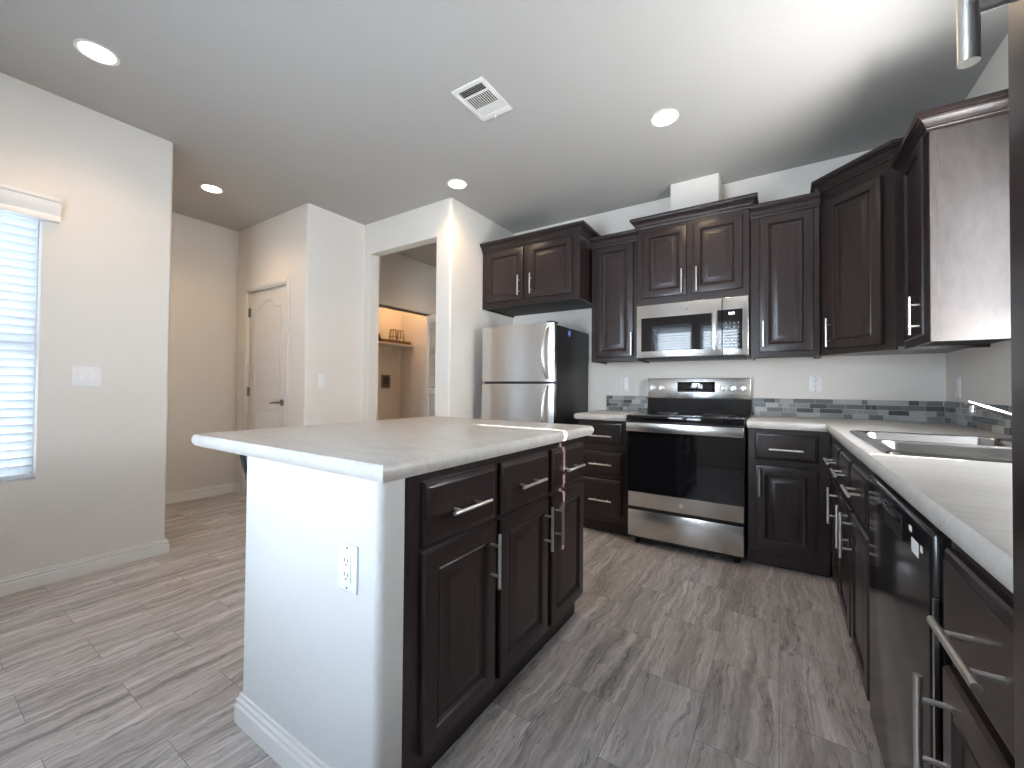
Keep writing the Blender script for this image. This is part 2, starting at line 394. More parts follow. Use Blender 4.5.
# passage door (door_1)
CAS = [(0, 0), (.052, 0), (.052, .010), (.045, .016), (.015, .013), (.008, .008), (0, .008)]
dr = bpy.data.objects.new('door_1', None); C.objects.link(dr); dr['kind'] = 'structure'
c = MB()
for x0, x1 in ((dx0-.052, dx0), (dx1, dx1+.052)): c.box((x0, YD-.016, 0), (x1, YD, dz1+.052), .005)
c.box((dx0, YD-.016, dz1), (dx1, YD, dz1+.052), .005)
c.box((dx0, YD-.008, dz1-.012), (dx1, YD+.10, dz1), .002)
for x0, x1 in ((dx0, dx0+.012), (dx1-.012, dx1)): c.box((x0, YD-.008, 0), (x1, YD+.10, dz1), .002)
struct('door_casing', c, M['door'], dr)
def arch_panel(mb, x0, x1, z0, z1, arch):
    """sunk panel with a cathedral top, as stepped frames standing on the leaf"""
    for ins, d0, d1 in ((0, .0, .006), (.026, .0, .009)):
        a, b, c0, e = x0+ins, x1-ins, z0+ins, z1-ins; w_ = b-a
        P = [(a, c0), (b, c0), (b, e-arch)]
        if arch:
            for j in range(1, 20):
                u = j/20; sx = abs(u-.5)*2; P.append((b-w_*u, e-arch+arch*.5*(1+math.cos(math.pi*min(1, max(0, (sx-.15)/.70))))))
        P.append((a, e-arch))
        n = len(P); g = .011 if ins == 0 else 0
        q = bmesh.new()
        if ins == 0:                       # moulding ring
            ctr = Vector(((a+b)/2, (c0+e)/2)); inner = [Vector(p)+(Vector((math.copysign(g, ctr.x-p[0]) if abs(ctr.x-p[0]) > .02 else 0, math.copysign(g, ctr.y-p[1])))) for p in P]
            A = [q.verts.new((p[0], YD+.020, p[1])) for p in P]; B = [q.verts.new((p[0], YD+.020-d1, p[1])) for p in P]
            C_ = [q.verts.new((p.x, YD+.020-d1*.6, p.y)) for p in inner]; D = [q.verts.new((p.x, YD+.020, p.y)) for p in inner]
            for L1, L2 in ((A, B), (B, C_), (C_, D)):
                for j in range(n): q.faces.new((L1[j], L1[(j+1) % n], L2[(j+1) % n], L2[j]))
        else:                              # raised field
            A = [q.verts.new((p[0], YD+.020, p[1])) for p in P]; ctr = Vector(((a+b)/2, (c0+e)/2))
            B = [q.verts.new((p[0]+(ctr.x-p[0])*.10, YD+.020-.005, p[1]+math.copysign(min(.018, abs(ctr.y-p[1])), ctr.y-p[1]))) for p in P]
            for j in range(n): q.faces.new((A[j], A[(j+1) % n], B[(j+1) % n], B[j]))
            q.faces.new(B)
        mb._take(q)
lf = MB(); lf.box((dx0+.014, YD+.020, .012), (dx1-.014, YD+.055, dz1-.016), .003)
arch_panel(lf, -3.50, -3.00, .98, 1.945, .075); arch_panel(lf, -3.50, -3.00, .20, .87, 0)
leaf = struct('door_leaf', lf, M['door'], dr, 25)
for z in (1.85, 1.045, .25):
    h = MB(); h.tube((dx0+.010, YD+.008, z-.045), (dx0+.010, YD+.008, z+.045), .007, 10); h.box((dx0+.010, YD+.012, z-.045), (dx0+.034, YD+.020, z+.045)); struct('door_hinge', h, M['hinge'], dr)
h = MB(); h.lathe([(0, -.012), (.026, -.012), (.030, -.006), (.030, 0)], (-2.965, YD+.020, .95), 'y', 24)
h.tube((-2.965, YD+.010, .95), (-2.965, YD-.030, .95), .009); h.path([(-2.965, YD-.032, .95), (-3.00, YD-.036, .951), (-3.05, YD-.036, .947), (-3.085, YD-.034, .938)], [.010, .010, .008, .006]); struct('door_handle', h, M['hinge'], dr)
# louvred bifold at the closet (door_2), folded open
dr = bpy.data.objects.new('door_2', None); C.objects.link(dr); dr['kind'] = 'structure'
b = MB(); y0 = .93; bx0, bx1 = HX+.02, HX+.42
b.box((bx0, y0, .02), (bx0+.05, y0+.03, 2.04), .003); b.box((bx1-.05, y0, .02), (bx1, y0+.03, 2.04), .003)
for z0, z1 in ((.02, .14), (1.02, 1.10), (1.95, 2.04)): b.box((bx0+.05, y0, z0), (bx1-.05, y0+.03, z1), .002)
for i in range(62):
    z = .15+i*.0292
    if 1.0 < z < 1.10 or z > 1.94: continue
    b.prism([(y0-.002, z), (y0+.004, z), (y0+.030, z+.026), (y0+.024, z+.026)], bx0+.05, bx1-.05, axis='x')
struct('louvered_panel', b, M['door'], dr)
c = MB(); c.box((HX, 1.04-.008, 0), (HX+.014, 1.04+.05, 2.12), .004); c.box((HX, .07, 0), (HX+.014, .128, 2.12), .004); struct('closet_casing', c, M['trim'], dr)
c = MB(); c.box((HX-.06, .12, 2.045), (HX-.03, 1.04, 2.07)); struct('door_track', c, M['hinge'], dr)

# windows with blinds
def window(n, O, sdir, ddir, w_, z0, z1, depth, rail=True):
    mx = frame(O, sdir, ddir)
    r = bpy.data.objects.new('window_%d' % n, None); C.objects.link(r); r['kind'] = 'structure'
    f = MB(mx); k = .035
    f.box((0, -depth, z0), (k, -depth+.04, z1), .003); f.box((w_-k, -depth, z0), (w_, -depth+.04, z1), .003)
    f.box((k, -depth, z0), (w_-k, -depth+.04, z0+k), .003); f.box((k, -depth, z1-k), (w_-k, -depth+.04, z1), .003)
    zm = (z0+z1)/2
    if rail: f.box((k, -depth, zm-.02), (w_-k, -depth+.045, zm+.02), .003)
    build('window_frame', f, M['trim'], r)
    g = MB(mx); g.box((k, -depth+.016, z0+k), (w_-k, -depth+.020, z1-k)); build('window_pane', g, M['glass'], r)
def blind(O, sdir, ddir, s0, s1, z0, z1, d, tilt, label, valance=None, pitch_=.0445):
    mx = frame(O, sdir, ddir); base = mx @ Vector(((s0+s1)/2, d, z0))
    t = T('window_blind', base, label, 'blind')
    sl = MB(mx); n = int((z1-z0-.09)/pitch_); tl = R(tilt)
    for i in range(n):
        z = z0+.055+i*pitch_; P = []
        for j in range(5):                # crowned slat section
            u = (j/4-.5)*.050; cr = .0035*(1-(2*u/.05)**2); P.append((d+u*math.cos(tl)-cr*math.sin(tl), z+u*math.sin(tl)+cr*math.cos(tl)))
        Q = [(a+.0026*math.sin(tl), b-.0026*math.cos(tl)) for a, b in reversed(P)]
        q = bmesh.new(); A = [q.verts.new((s0, a, b)) for a, b in P+Q]; B = [q.verts.new((s1, a, b)) for a, b in P+Q]
        q.faces.new(A); q.faces.new(B)
        for j in range(len(A)): q.faces.new((A[j-1], A[j], B[j], B[j-1]))
        sl._take(q)
    t.part('slats', sl, M['blind'])
    b = MB(mx); b.box((s0, d-.026, z0+.004), (s1, d+.026, z0+.026), .006); t.part('bottom_rail', b, M['blind'])
    b = MB(mx); b.box((s0, d-.028, z1-.055), (s1, d+.028, z1-.004), .003); t.part('headrail', b, M['blind'])
    for s in (s0+.13, s1-.13):
        c_ = MB(mx); c_.tube((s, d-.027, z0+.02), (s, d-.027, z1-.05), .0012, 6); c_.box((s-.0006, d-.027, z0+.018), (s+.0006, d+.027, z0+.020)); c_.tube((s, d+.027, z0+.02), (s, d+.027, z1-.05), .0012, 6); t.part('ladder_cord', c_, M['blind'])
    if valance:
        v0, v1, zv, h_ = valance
        prof = [(0, 0), (.040, 0), (.040, .020), (.034, .032), (.042, .055), (.052, .075), (.052, .100), (.060, .108), (.060, h_), (0, h_)]
        v = MB(mx); q = bmesh.new(); A = [q.verts.new((v0, a, zv+b_)) for a, b_ in prof]; B = [q.verts.new((v1, a, zv+b_)) for a, b_ in prof]
        q.faces.new(A); q.faces.new(B)
        for j in range(len(A)): q.faces.new((A[j-1], A[j], B[j], B[j-1]))
        v._take(q); t.part('valance', v, M['trim'])
window(1, (XL, wy0), (0, 1), (1, 0), wy1-wy0, wz0, wz1, .125)
blind((XL, wy0), (0, 1), (1, 0), .006, wy1-wy0-.010, wz0+.004, wz1, -.045, 56, 'white horizontal slat blind in the window on the left wall', (-.06, wy1-wy0+.06, 2.005, .125))
window(2, (XR, ky0), (0, 1), (-1, 0), ky1-ky0, kz0, kz1, .115, False)
blind((XR, ky0), (0, 1), (-1, 0), .050, ky1-ky0-.003, kz0+.004, kz1, -.040, 58, 'white slat blind in the window over the sink')
for i, (a, b) in enumerate(RW_):
    window(3+i, (a, YR), (1, 0), (0, 1), b-a, rz0, rz1, .115)
    blind((a, YR), (1, 0), (0, 1), .006, b-a-.006, rz0+.004, rz1, -.045, 15, ('white slat blind in the rear window nearer the left wall', 'white slat blind in the rear window nearer the pantry')[i])

# ------------------------------------------------------------------ cabinet kit
DOOR = [(0, .010), (.003, .017), (.012, .019), (.050, .019), (.053, .016), (.057, .0185), (.062, .010), (.070, .0085), (.076, .0085), (.100, .0165), (.104, .0165)]
DRAWER = [(0, .010), (.004, .014), (.012, .016), (.018, .019)]
def handle(t, mx, parent, s, z, vertical, d0=.019, L=.175):
    h = MB(mx); d = d0+.034; k = .049; r = .006
    if vertical:
        h.tube((s, d, z-L/2), (s, d, z+L/2), r, 16)
        for e in (-k, k): h.tube((s, d0-.001, z+e), (s, d, z+e), .0045, 10)
    else:
        h.tube((s-L/2, d, z), (s+L/2, d, z), r, 16)
        for e in (-k, k): h.tube((s+e, d0-.001, z), (s+e, d, z), .0045, 10)
    return t.part('handle', h, M['nickel'], parent, 'brushed nickel bar handle')
def door(t, mx, s0, s1, z0, z1, hs, hz):
    o = t.part('door', MB(mx).panel(s0, s1, z0, z1, DOOR), M['wood'], smooth=20); handle(t, mx, o, hs, hz, True); return o
def drawer(t, mx, s0, s1, z0, z1, hz=None):
    o = t.part('drawer', MB(mx).panel(s0, s1, z0, z1, DRAWER), M['wood'], smooth=20)
    handle(t, mx, o, (s0+s1)/2, (z0+z1)/2 if hz is None else hz, False); return o
CROWN = [(0, 0), (.007, 0), (.009, .010), (.013, .013), (.013, .021), (.017, .023), (.021, .034), (.031, .046), (.040, .050), (.040, .056), (.048, .058), (.050, .064), (.050, .078), (0, .078)]
def upper(name, mx, s0, s1, z0, z1, depth, label, doors, crown, zc, group='dark upper wall cabinets'):
    t = T(name, mx @ Vector(((s0+s1)/2, -depth/2, z0)), label, 'wall cabinet', group)
    b = MB(mx); b.box((s0, -.020, z0), (s1, 0, z1), .0015, 1)
    b.box((s0, -depth, z0), (s0+.014, -.020, z1)); b.box((s1-.014, -depth, z0), (s1, -.020, z1))
    b.box((s0+.014, -depth, z0+.018), (s1-.014, -.020, z1-.001)); t.part('cabinet_body', b, M['wood'])
    u = MB(mx); u.box((s0+.015, -depth+.002, z0+.016), (s1-.015, -.021, z0+.0178)); t.part('underside', u, M['wood_inside'])
    for dd in doors: door(t, mx, *dd)
    t.part('crown_molding', MB().sweep(crown, CROWN, zc), M['wood'], smooth=25)
    return t
def base_body(t, mx, s0, s1, depth, top=.868, toe=.06, toe_h=.098):
    b = MB(mx); b.box((s0, -depth, toe_h), (s1, 0, top), .0015, 1); t.part('cabinet_body', b, M['wood'])
    b = MB(mx); b.box((s0, -depth, 0), (s1, -toe, toe_h)); t.part('toe_kick', b, M['wood'])

YF = .315                                             # face of the shallow uppers
mF = frame((0, .124), (1, 0), (0, -1)); mU = frame((0, YF), (1, 0), (0, -1)); mM = frame((0, .28), (1, 0), (0, -1))
ZB = 1.328
upper('fridge_cabinet', mF, XJ+.004, -.420, 1.838, 2.40, YB-.124-.004, 'short deep dark cabinet with two doors above the refrigerator',
      [(-1.345, -.950, 1.885, 2.345, -.985, 2.005), (-.895, -.482, 1.885, 2.345, -.862, 2.005)], [(XJ+.004, .124), (-.420, .124), (-.420, YB-.004)], 2.364)
upper('upper_cabinet', mU, -.395, -.004, ZB, 2.32, YB-YF-.004, 'narrow single-door dark wall cabinet between fridge cabinet and microwave',
      [(-.352, -.040, 1.362, 2.277, -.046, 1.462)], [(-.395, YF), (-.004, YF)], 2.284)
upper('microwave_cabinet', mM, 0, .762, 1.752, 2.38, YB-.28-.004, 'dark double-door wall cabinet right above the microwave',
      [(.042, .362, 1.805, 2.318, .333, 1.900), (.404, .722, 1.805, 2.318, .434, 1.900)], [(0, YB-.004), (0, .28), (.762, .28), (.762, YB-.004)], 2.350)
upper('upper_cabinet', mU, .766, 1.150, ZB, 2.32, YB-YF-.004, 'single-door dark wall cabinet just right of the microwave',
      [(.822, 1.118, 1.362, 2.277, .842, 1.483)], [(.766, YF), (1.150, YF)], 2.284)
# diagonal corner cabinet
q2 = math.sqrt(.5); P0 = Vector((1.156, .315)); mC = frame(P0, (q2, -q2), (-q2, -q2)); LD = .423
P1 = P0+Vector((q2, -q2))*LD
t = T('corner_cabinet', (1.5, .35, ZB), 'tall diagonal dark corner wall cabinet with one door', 'wall cabinet', 'dark upper wall cabinets')
b = MB(); poly = [(1.156, YB-.004), (1.156, .315), tuple(P1), (XR-.004, P1.y), (XR-.004, YB-.004)]
b.prism(poly, ZB+.016, 2.40); b.prism([(1.156, YB-.004), (1.156, .315), (1.170, .315), (1.170, YB-.004)], ZB, ZB+.016)
b.M = mC; b.box((0, -.02, ZB), (LD, 0, 2.40), .0015, 1); t.part('cabinet_body', b, M['wood'])
door(t, mC, .040, .366, 1.362, 2.295, .078, 1.462)
t.part('crown_molding', MB().sweep([(1.156, YB-.004), tuple(P0), tuple(P1), (XR-.004, P1.y)], CROWN, 2.364), M['wood'], smooth=25)
# wall cabinet on the sink wall with its end panel, window light put into its colour
mR = frame((1.490, 0), (0, 1), (-1, 0)); yE = -.43
t = upper('sink_side_cabinet', mR, yE, P1.y-.003, ZB-.004, 2.31, XR-1.490-.004, 'dark wall cabinet on the sink wall showing its wide plain end panel',
      [(yE+.038, -.055, 1.362, 2.262, yE+.066, 1.452)], [(1.490, P1.y-.003), (1.490, yE-.006), (XR-.004, yE-.006)], 2.250)
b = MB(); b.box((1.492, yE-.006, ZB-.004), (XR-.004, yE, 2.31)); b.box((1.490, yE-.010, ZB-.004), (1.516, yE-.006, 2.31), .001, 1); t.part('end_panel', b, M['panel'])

# base cabinets
mB = frame((0, .070), (1, 0), (0, -1)); DB = YB-.070-.004
t = T('drawer_cabinet', (-.2, .36, 0), 'dark three-drawer base cabinet between refrigerator and range', 'base cabinet', 'dark base cabinets')
base_body(t, mB, -.398, -.006, DB)
for z0, z1, hz in ((.688, .848, .748), (.462, .624, .536), (.152, .418, .266)): drawer(t, mB, -.360, -.044, z0, z1, hz)
t = T('base_cabinet', (.97, .36, 0), 'dark one-door base cabinet just right of the range', 'base cabinet', 'dark base cabinets')
base_body(t, mB, .766, 1.183, DB)
drawer(t, mB, .806, 1.126, .676, .838, .744); door(t, mB, .808, 1.122, .132, .640, .830, .537)
XFACE = 1.186; mS = frame((XFACE, 0), (0, 1), (-1, 0)); DS = XR-XFACE-.004
t = T('base_cabinet', (1.5, -.29, 0), 'narrow dark base cabinet in the corner beside the sink cabinet', 'base cabinet', 'dark base cabinets')
base_body(t, mS, -.458, .068, DS); drawer(t, mS, -.440, -.150, .655, .822, .745); door(t, mS, -.440, -.150, .132, .630, -.408, .545)
t = T('sink_cabinet', (1.5, -.85, 0), 'dark two-door base cabinet under the sink', 'base cabinet', 'dark base cabinets')
base_body(t, mS, -1.240, -.462, DS, .72)
bb = MB(mS); bb.box((-1.240, -.03, .72), (-.462, 0, .868)); t.part('front_rail', bb, M['wood'])
for a, b in ((-.815, -.485), (-1.215, -.870)): drawer(t, mS, a, b, .655, .822, .745)
door(t, mS, -.815, -.485, .118, .630, -.783, .545); door(t, mS, -1.215, -.870, .118, .630, -.902, .545)
t = T('drawer_base_cabinet', (1.5, -2.17, 0), 'dark base cabinet between dishwasher and tall pantry cabinet', 'base cabinet', 'dark base cabinets')
base_body(t, mS, -2.436, -1.925, DS); o = t.part('drawer', MB(mS).panel(-2.412, -1.945, .662, .838, DRAWER), M['wood'], smooth=20); handle(t, mS, o, -2.138, .752, False); door(t, mS, -2.412, -1.945, .118, .640, -1.972, .535)

# tall pantry cabinet beside the camera
mP = frame((1.1055, 0), (0, 1), (-1, 0))
t = T('pantry_cabinet', (1.45, -2.75, 0), 'tall dark pantry cabinet edge with bar handle at the right of the photo', 'pantry cabinet')
b = MB(mP); b.box((-3.05, -(XR-1.1055-.004), .098), (-2.442, 0, 2.42), .0015, 1); t.part('cabinet_body', b, M['wood'])
b = MB(mP); b.box((-3.05, -(XR-1.1055-.004), 0), (-2.442, -.06, .098)); t.part('toe_kick', b, M['wood'])
o = t.part('door', MB(mP).panel(-3.03, -2.458, .12, 2.40, DOOR), M['wood'], smooth=20); handle(t, mP, o, -2.515, 1.429, True)

# countertops
NOSE = [(.006, 0), (.0, .008), (-.004, .020), (-.002, .034), (.004, .043), (.014, .046)]
def nose(z): return [(i, z+h) for i, h in NOSE]
b = MB().slab([(-.413, .024), (-.005, .024), (-.005, YB-.003), (-.413, YB-.003)], [1, 0, 0, 1], nose(.868))
single('countertop', b, M['laminate'], (-.2, .34, .868), 'short grey laminate countertop between fridge and range', 'countertop')
hole = [(1.235, -1.262), (1.725, -1.262), (1.725, -.492), (1.235, -.492)]
b = MB().slab([(.762, .024), (1.160, .024), (1.160, -2.438), (XR-.003, -2.438), (XR-.003, YB-.003), (.762, YB-.003)], [1, 1, 0, 0, 0, 0], nose(.868), hole)
single('countertop', b, M['laminate'], (1.5, -.9, .868), 'long L-shaped grey laminate countertop holding the sink', 'countertop')

# mosaic backsplash strips
rnd_ = random.Random(4)
def splash(name, mx, s0, s1, label):
    b = MB(mx); b.box((s0, .001, .9145), (s1, .006, 1.046)); 
    for r in range(4):
        z = .9155+r*.0327; s = s0+.001-rnd_.random()*.05
        while s < s1:
            L = rnd_.choice((.032, .05, .075, .10, .10, .13)); a, e = max(s, s0+.0005), min(s+L-.002, s1-.0005)
            if e-a > .006: b.mi = 1+rnd_.choice((0, 0, 1, 1, 2, 2, 3, 3, 4, 5)); b.box((a, .005, z), (e, .0085, z+.0305))
            s += L
    single(name, b, [M['grout']]+MOS, mx @ Vector(((s0+s1)/2, 0, .9145)), label, 'backsplash')
mW = frame((0, YB), (1, 0), (0, -1)); mW2 = frame((XR, 0), (0, 1), (-1, 0))
splash('tile_backsplash', mW, -.384, -.002, 'short grey mosaic tile backsplash left of the range')
splash('tile_backsplash', mW, .760, XR-.010, 'grey mosaic tile backsplash on the back wall right of the range')
splash('tile_backsplash', mW2, -2.436, YB-.002, 'grey mosaic tile backsplash behind the sink')

# ------------------------------------------------------------------ island
mI = frame((.121, 0), (0, 1), (1, 0))
t = T('island_cabinet', (-.2, -1.6, 0), 'dark three-door island base cabinet behind the white wall', 'island cabinet')
b = MB(); b.box((-.50, -2.192, .10), (.121, -1.040, .872), .0015, 1); t.part('cabinet_body', b, M['wood'])
b = MB(); b.box((-.50, -2.192, 0), (.088, -1.062, .10)); t.part('toe_kick', b, M['wood'])
for i, (a, b_, hs) in enumerate(((-2.134, -1.806, -1.836), (-1.776, -1.434, -1.466), (-1.402, -1.072, -1.372))):
    drawer(t, mI, a, b_, .668, .846, .750); door(t, mI, a, b_, .112, .652, hs, .540)
b = MB().prism([(-.553, -2.273), (.121, -2.273), (.121, -2.194), (-.502, -2.194), (-.502, -1.040), (-.553, -1.040)], 0, .872, {0: (.012, 5), 1: (.022, 7)})
t = T('island_wall', (-.2, -2.24, 0), 'white textured half wall on the near end of the island', 'half wall')
t.part('wall_body', b, M['island_wall'])
t.part('baseboard', MB().sweep([(-.553, -1.040), (-.553, -2.273), (.121, -2.273), (.121, -2.194)][::-1], [(o*-1, h) for o, h in BASE], 0), M['trim'], smooth=15)
b = MB().slab([(-.950, -2.284), (.144, -2.284), (.144, -.974), (-.950, -.974)], [1, 1, 1, 1], nose(.8725))
single('island_countertop', b, M['laminate'], (-.4, -1.63, .8725), 'large grey laminate countertop on the kitchen island', 'countertop')
b = MB(); y = -2.185
b.box((-.560, y-.016, .48), (-.5535, y+.016, .8715)); b.box((-.84, y-.016, .865), (-.5535, y+.016, .8715))
b.prism([(-.80, .866), (-.775, .866), (-.560, .520), (-.560, .485)], y-.008, y+.008, axis='y')
b.prism([(-.775, .866), (-.56, .866), (-.56, .520)], y-.002, y+.002, axis='y')
single('counter_bracket', b, M['dark_metal'], (-.56, y, .48), 'dark metal brace under the island countertop overhang', 'bracket')

# ------------------------------------------------------------------ range
t = T('range', (.38, .3, 0), 'freestanding stainless steel electric range with black glass top', 'range')
x0, x1 = .016, .752; mG = frame((0, 0), (1, 0), (0, -1))
b = MB(); b.box((x0+.003, .022, .045), (x1-.003, .640, .895), .003); t.part('range_body', b, M['black'])
b = MB(); b.box((x0+.004, 0, .062), (x1-.004, .021, .250), .004); t.part('storage_drawer', b, M['steel'])
b = MB(); b.box((x0+.004, 0, .272), (x1-.004, .021, .868), .004); od = t.part('oven_door', b, M['steel'])
b = MB(); b.box((x0+.004, -.003, .376), (x1-.004, .0, .862), .001, 1); t.part('oven_glass', b, M['black_glass'], od)
b = MB(); b.box((x0+.002, -.052, .808), (x1-.002, -.040, .872), .005)
for x in (x0+.03, x1-.03): b.box((x-.012, -.042, .820), (x+.012, -.002, .860), .003)
t.part('handle', b, M['steel'], od)
def badge(t, mx, s, z, d, r, parent):
    b = MB(mx); b.lathe([(r*.86, 0), (r, 0), (r, .0012), (r*.86, .0012)], (s, d, z), 'y', 28)
    for a in (0, math.pi): b.path([(s+r*.62*math.cos(a+.9*u*3)*(1-.45*u), d+.0008, z+r*.62*math.sin(a+.9*u*3)*(1-.45*u)) for u in [i/8 for i in range(9)]], r*.05, 6)
    t.part('emblem', b, M['chrome'], parent)
badge(t, mG, .38, .322, -.0005, .016, od)
b = MB(); b.box((x0-.001, -.030, .884), (x1+.001, .600, .922), .006); ct = t.part('cooktop', b, M['black_glass'])
for cx, cy, r in ((.20, .14, .105), (.56, .14, .085), (.20, .42, .075), (.56, .42, .105)):
    b = MB(); b.lathe([(r, .9221), (r, .9225), (r-.004, .9225), (r-.004, .9221)], (cx, cy, 0), 'z', 40); t.part('burner_ring', b, M['print'], ct)
b = MB(); b.prism([(.560, .922), (.590, 1.034), (.650, 1.034), (.650, .922)], .004, .755, axis='x'); bg_ = t.part('backguard', b, M['black_gloss'])
b = MB(); b.box((.004, .582, 1.036), (.755, .648, 1.196), .004); cp = t.part('control_panel', b, M['steel'])
b = MB(); b.box((.238, .5795, 1.086), (.514, .583, 1.166), .002)
def seg_digits(mb, x, z, h, y, pats):
    w_ = h*.5; k = h*.13
    for i, p in enumerate(pats):
        ox = x+i*h*.78
        for on, (a, b2, c2, d2) in zip(p, ((0, w_, h-k, h), (0, k, h/2, h), (w_-k, w_, h/2, h), (0, w_, h/2-k/2, h/2+k/2), (0, k, 0, h/2), (w_-k, w_, 0, h/2), (0, w_, 0, k))):
            if on: mb.box((ox+a, y-.0004, z+c2), (ox+b2, y+.0004, z+d2))
b.mi = 2; seg_digits(b, .355, 1.132, .022, .5792, ((1, 1, 0, 1, 0, 1, 1), (1, 1, 1, 0, 1, 1, 1), (1, 0, 1, 0, 0, 1, 0))); b.mi = 1
for i in range(5):
    for j in range(3):
        for xx in (.262, .420): b.box((xx+i*.017, .5790, 1.098+j*.018), (xx+i*.017+.006, .5796, 1.101+j*.018))
t.part('touch_display', b, [M['black_glass'], M['print'], M['digit']], cp)
for x in (.044, .113, .569, .637, .704):
    b = MB(); b.lathe([(.023, 0), (.023, -.006), (.019, -.008), (.018, -.030), (.015, -.032), (0, -.032)], (x, .582, 1.117), 'y', 24); b.box((x-.004, .543, 1.101), (x+.004, .552, 1.133), .001, 1); t.part('knob', b, M['nickel'], cp)
for x in (x0+.05, x1-.05):
    for y in (.07, .58): b = MB(); b.tube((x, y, 0), (x, y, .046), .016); t.part('foot', b, M['black'])

# ------------------------------------------------------------------ microwave
t = T('microwave', (.38, .46, 1.342), 'stainless steel over-the-range microwave with black glass door', 'microwave')
mK = frame((0, .255), (1, 0), (0, -1))
b = MB(); b.box((.002, .286, 1.350), (.760, YB-.004, 1.750), .003); t.part('microwave_case', b, M['black'])
b = MB(); b.box((.002, .255, 1.346), (.596, .285, 1.748), .004); md = t.part('microwave_door', b, M['steel'])
b = MB(); b.box((.038, .2525, 1.392), (.532, .2555, 1.648), .0015, 1); t.part('door_glass', b, M['black_glass'], md)
b = MB(); b.box((.536, .247, 1.384), (.564, .256, 1.664), .003); t.part('handle', b, M['steel'], md)
b = MB(); b.box((.599, .255, 1.346), (.758, .285, 1.748), .004); mp = t.part('control_panel', b, M['steel'])
b = MB(); b.box((.568, .2525, 1.386), (.5955, .2555, 1.662), .001, 1); t.part('door_glass_strip', b, M['black_glass'], md)
b = MB(); b.box((.5995, .2525, 1.386), (.722, .2555, 1.662), .001, 1); b.mi = 1
for i in range(4):
    for j in range(6): b.box((.618+i*.025, .2519, 1.415+j*.030), (.627+i*.025, .2526, 1.421+j*.030))
b.mi = 2; seg_digits(b, .640, 1.626, .016, .2522, ((1, 1, 0, 1, 0, 1, 1), (1, 1, 1, 0, 1, 1, 1), (1, 0, 1, 0, 0, 1, 0))); t.part('keypad', b, [M['black_glass'], M['print'], M['digit']], mp)
badge(t, mK, .36, 1.700, .0, .016, md)
b = MB(); b.box((.03, .30, 1.334), (.73, .60, 1.350), .003); b.box((.26, .285, 1.336), (.50, .345, 1.3435)); t.part('vent_grille', b, M['black'])

# ------------------------------------------------------------------ refrigerator
t = T('refrigerator', (-.96, .3, 0), 'stainless top-freezer refrigerator with black sides', 'refrigerator')
fx0, fx1 = -1.280, -.560; fy = -.062
b = MB(); b.box((fx0, .000, .02), (fx1, .648, 1.616), .006); t.part('fridge_case', b, M['black_side'])
def fdoor(name, z0, z1, hz0, hz1):
    n = 12; P = [(fx0, -.004)]
    for i in range(n+1):
        u = i/n; P.append((fx0+.004+(fx1-fx0-.008)*u, fy+.016*(2*u-1)**2 if 0 < i < n else fy+.024))
    P.append((fx1, -.004)); P = [P[0]]+P[1:]
    b = MB(); b.prism(P, z0, z1); o = t.part(name, b, M['steel'])
    h = MB(); x = fx1-.055; pts = []
    for i in range(13):
        u = i/12; bow = math.sin(math.pi*min(1, max(0, u)))**.6; pts.append((x-.012*bow, fy-.004-.052*bow, hz0+(hz1-hz0)*u))
    h.path(pts, .011, 12); t.part('handle', h, M['steel'], o); return o
fdoor('freezer_door', 1.160, 1.630, 1.185, 1.590); fdoor('fridge_door', .06, 1.140, .62, 1.128)
b = MB(); b.box((fx1-.07, -.045, 1.630), (fx1-.01, .05, 1.642), .003); t.part('hinge_cap', b, M['black'])
b = MB(); b.box((fx1-.0005, .205, 1.545), (fx1+.0012, .262, 1.598)); t.part('sticker', b, M['sticker_blue'], label='small blue sticker on the black side')
b = MB(); b.box((fx1+.001, .222, 1.566), (fx1+.0018, .245, 1.574)); b.box((fx1+.001, .230, 1.556), (fx1+.0018, .238, 1.588)); t.part('sticker_mark', b, M['sticker_white'])
b = MB(); b.box((fx0+.02, .00, .0), (fx1-.02, .60, .019)); t.part('kick_grille', b, M['black'])

# ------------------------------------------------------------------ dishwasher
t = T('dishwasher', (1.5, -1.56, 0), 'built-in black dishwasher between sink cabinet and drawer cabinet', 'dishwasher')
mD = frame((1.178, 0), (0, 1), (-1, 0))
b = MB(mD); b.box((-1.890, -.58, .10), (-1.262, -.03, .862)); t.part('tub', b, M['black'])
b = MB(mD); b.box((-1.905, -.028, .115), (-1.285, .014, .852), .012, 4); dd = t.part('dishwasher_door', b, M['black_gloss'])
b = MB(mD); b.box((-1.700, .0125, .770), (-1.525, .0150, .826), .006, 3); lr = t.part('latch_recess', b, M['black'], dd)
b = MB(mD); b.path([(-1.69, .016, .815), (-1.65, .024, .822), (-1.575, .024, .822), (-1.535, .016, .815)], .005, 8); t.part('latch', b, M['black_gloss'], dd)
for y0, y1, z0, z1 in ((-1.830, -1.782, .778, .806), (-1.782, -1.764, .815, .826), (-1.858, -1.845, .796, .808)):
    b = MB(mD); b.box((y0, .0135, z0), (y1, .0150, z1)); t.part('label_sticker', b, M['sticker_white'], dd)
b = MB(mD); b.box((-1.9125, .004, .12), (-1.9055, .012, .735), .001, 1); t.part('edge_trim', b, M['steel'], label='bright steel strip along the door edge')
b = MB(mD); b.box((-1.890, -.58, .0), (-1.262, -.065, .10)); t.part('toe_panel', b, M['black'])

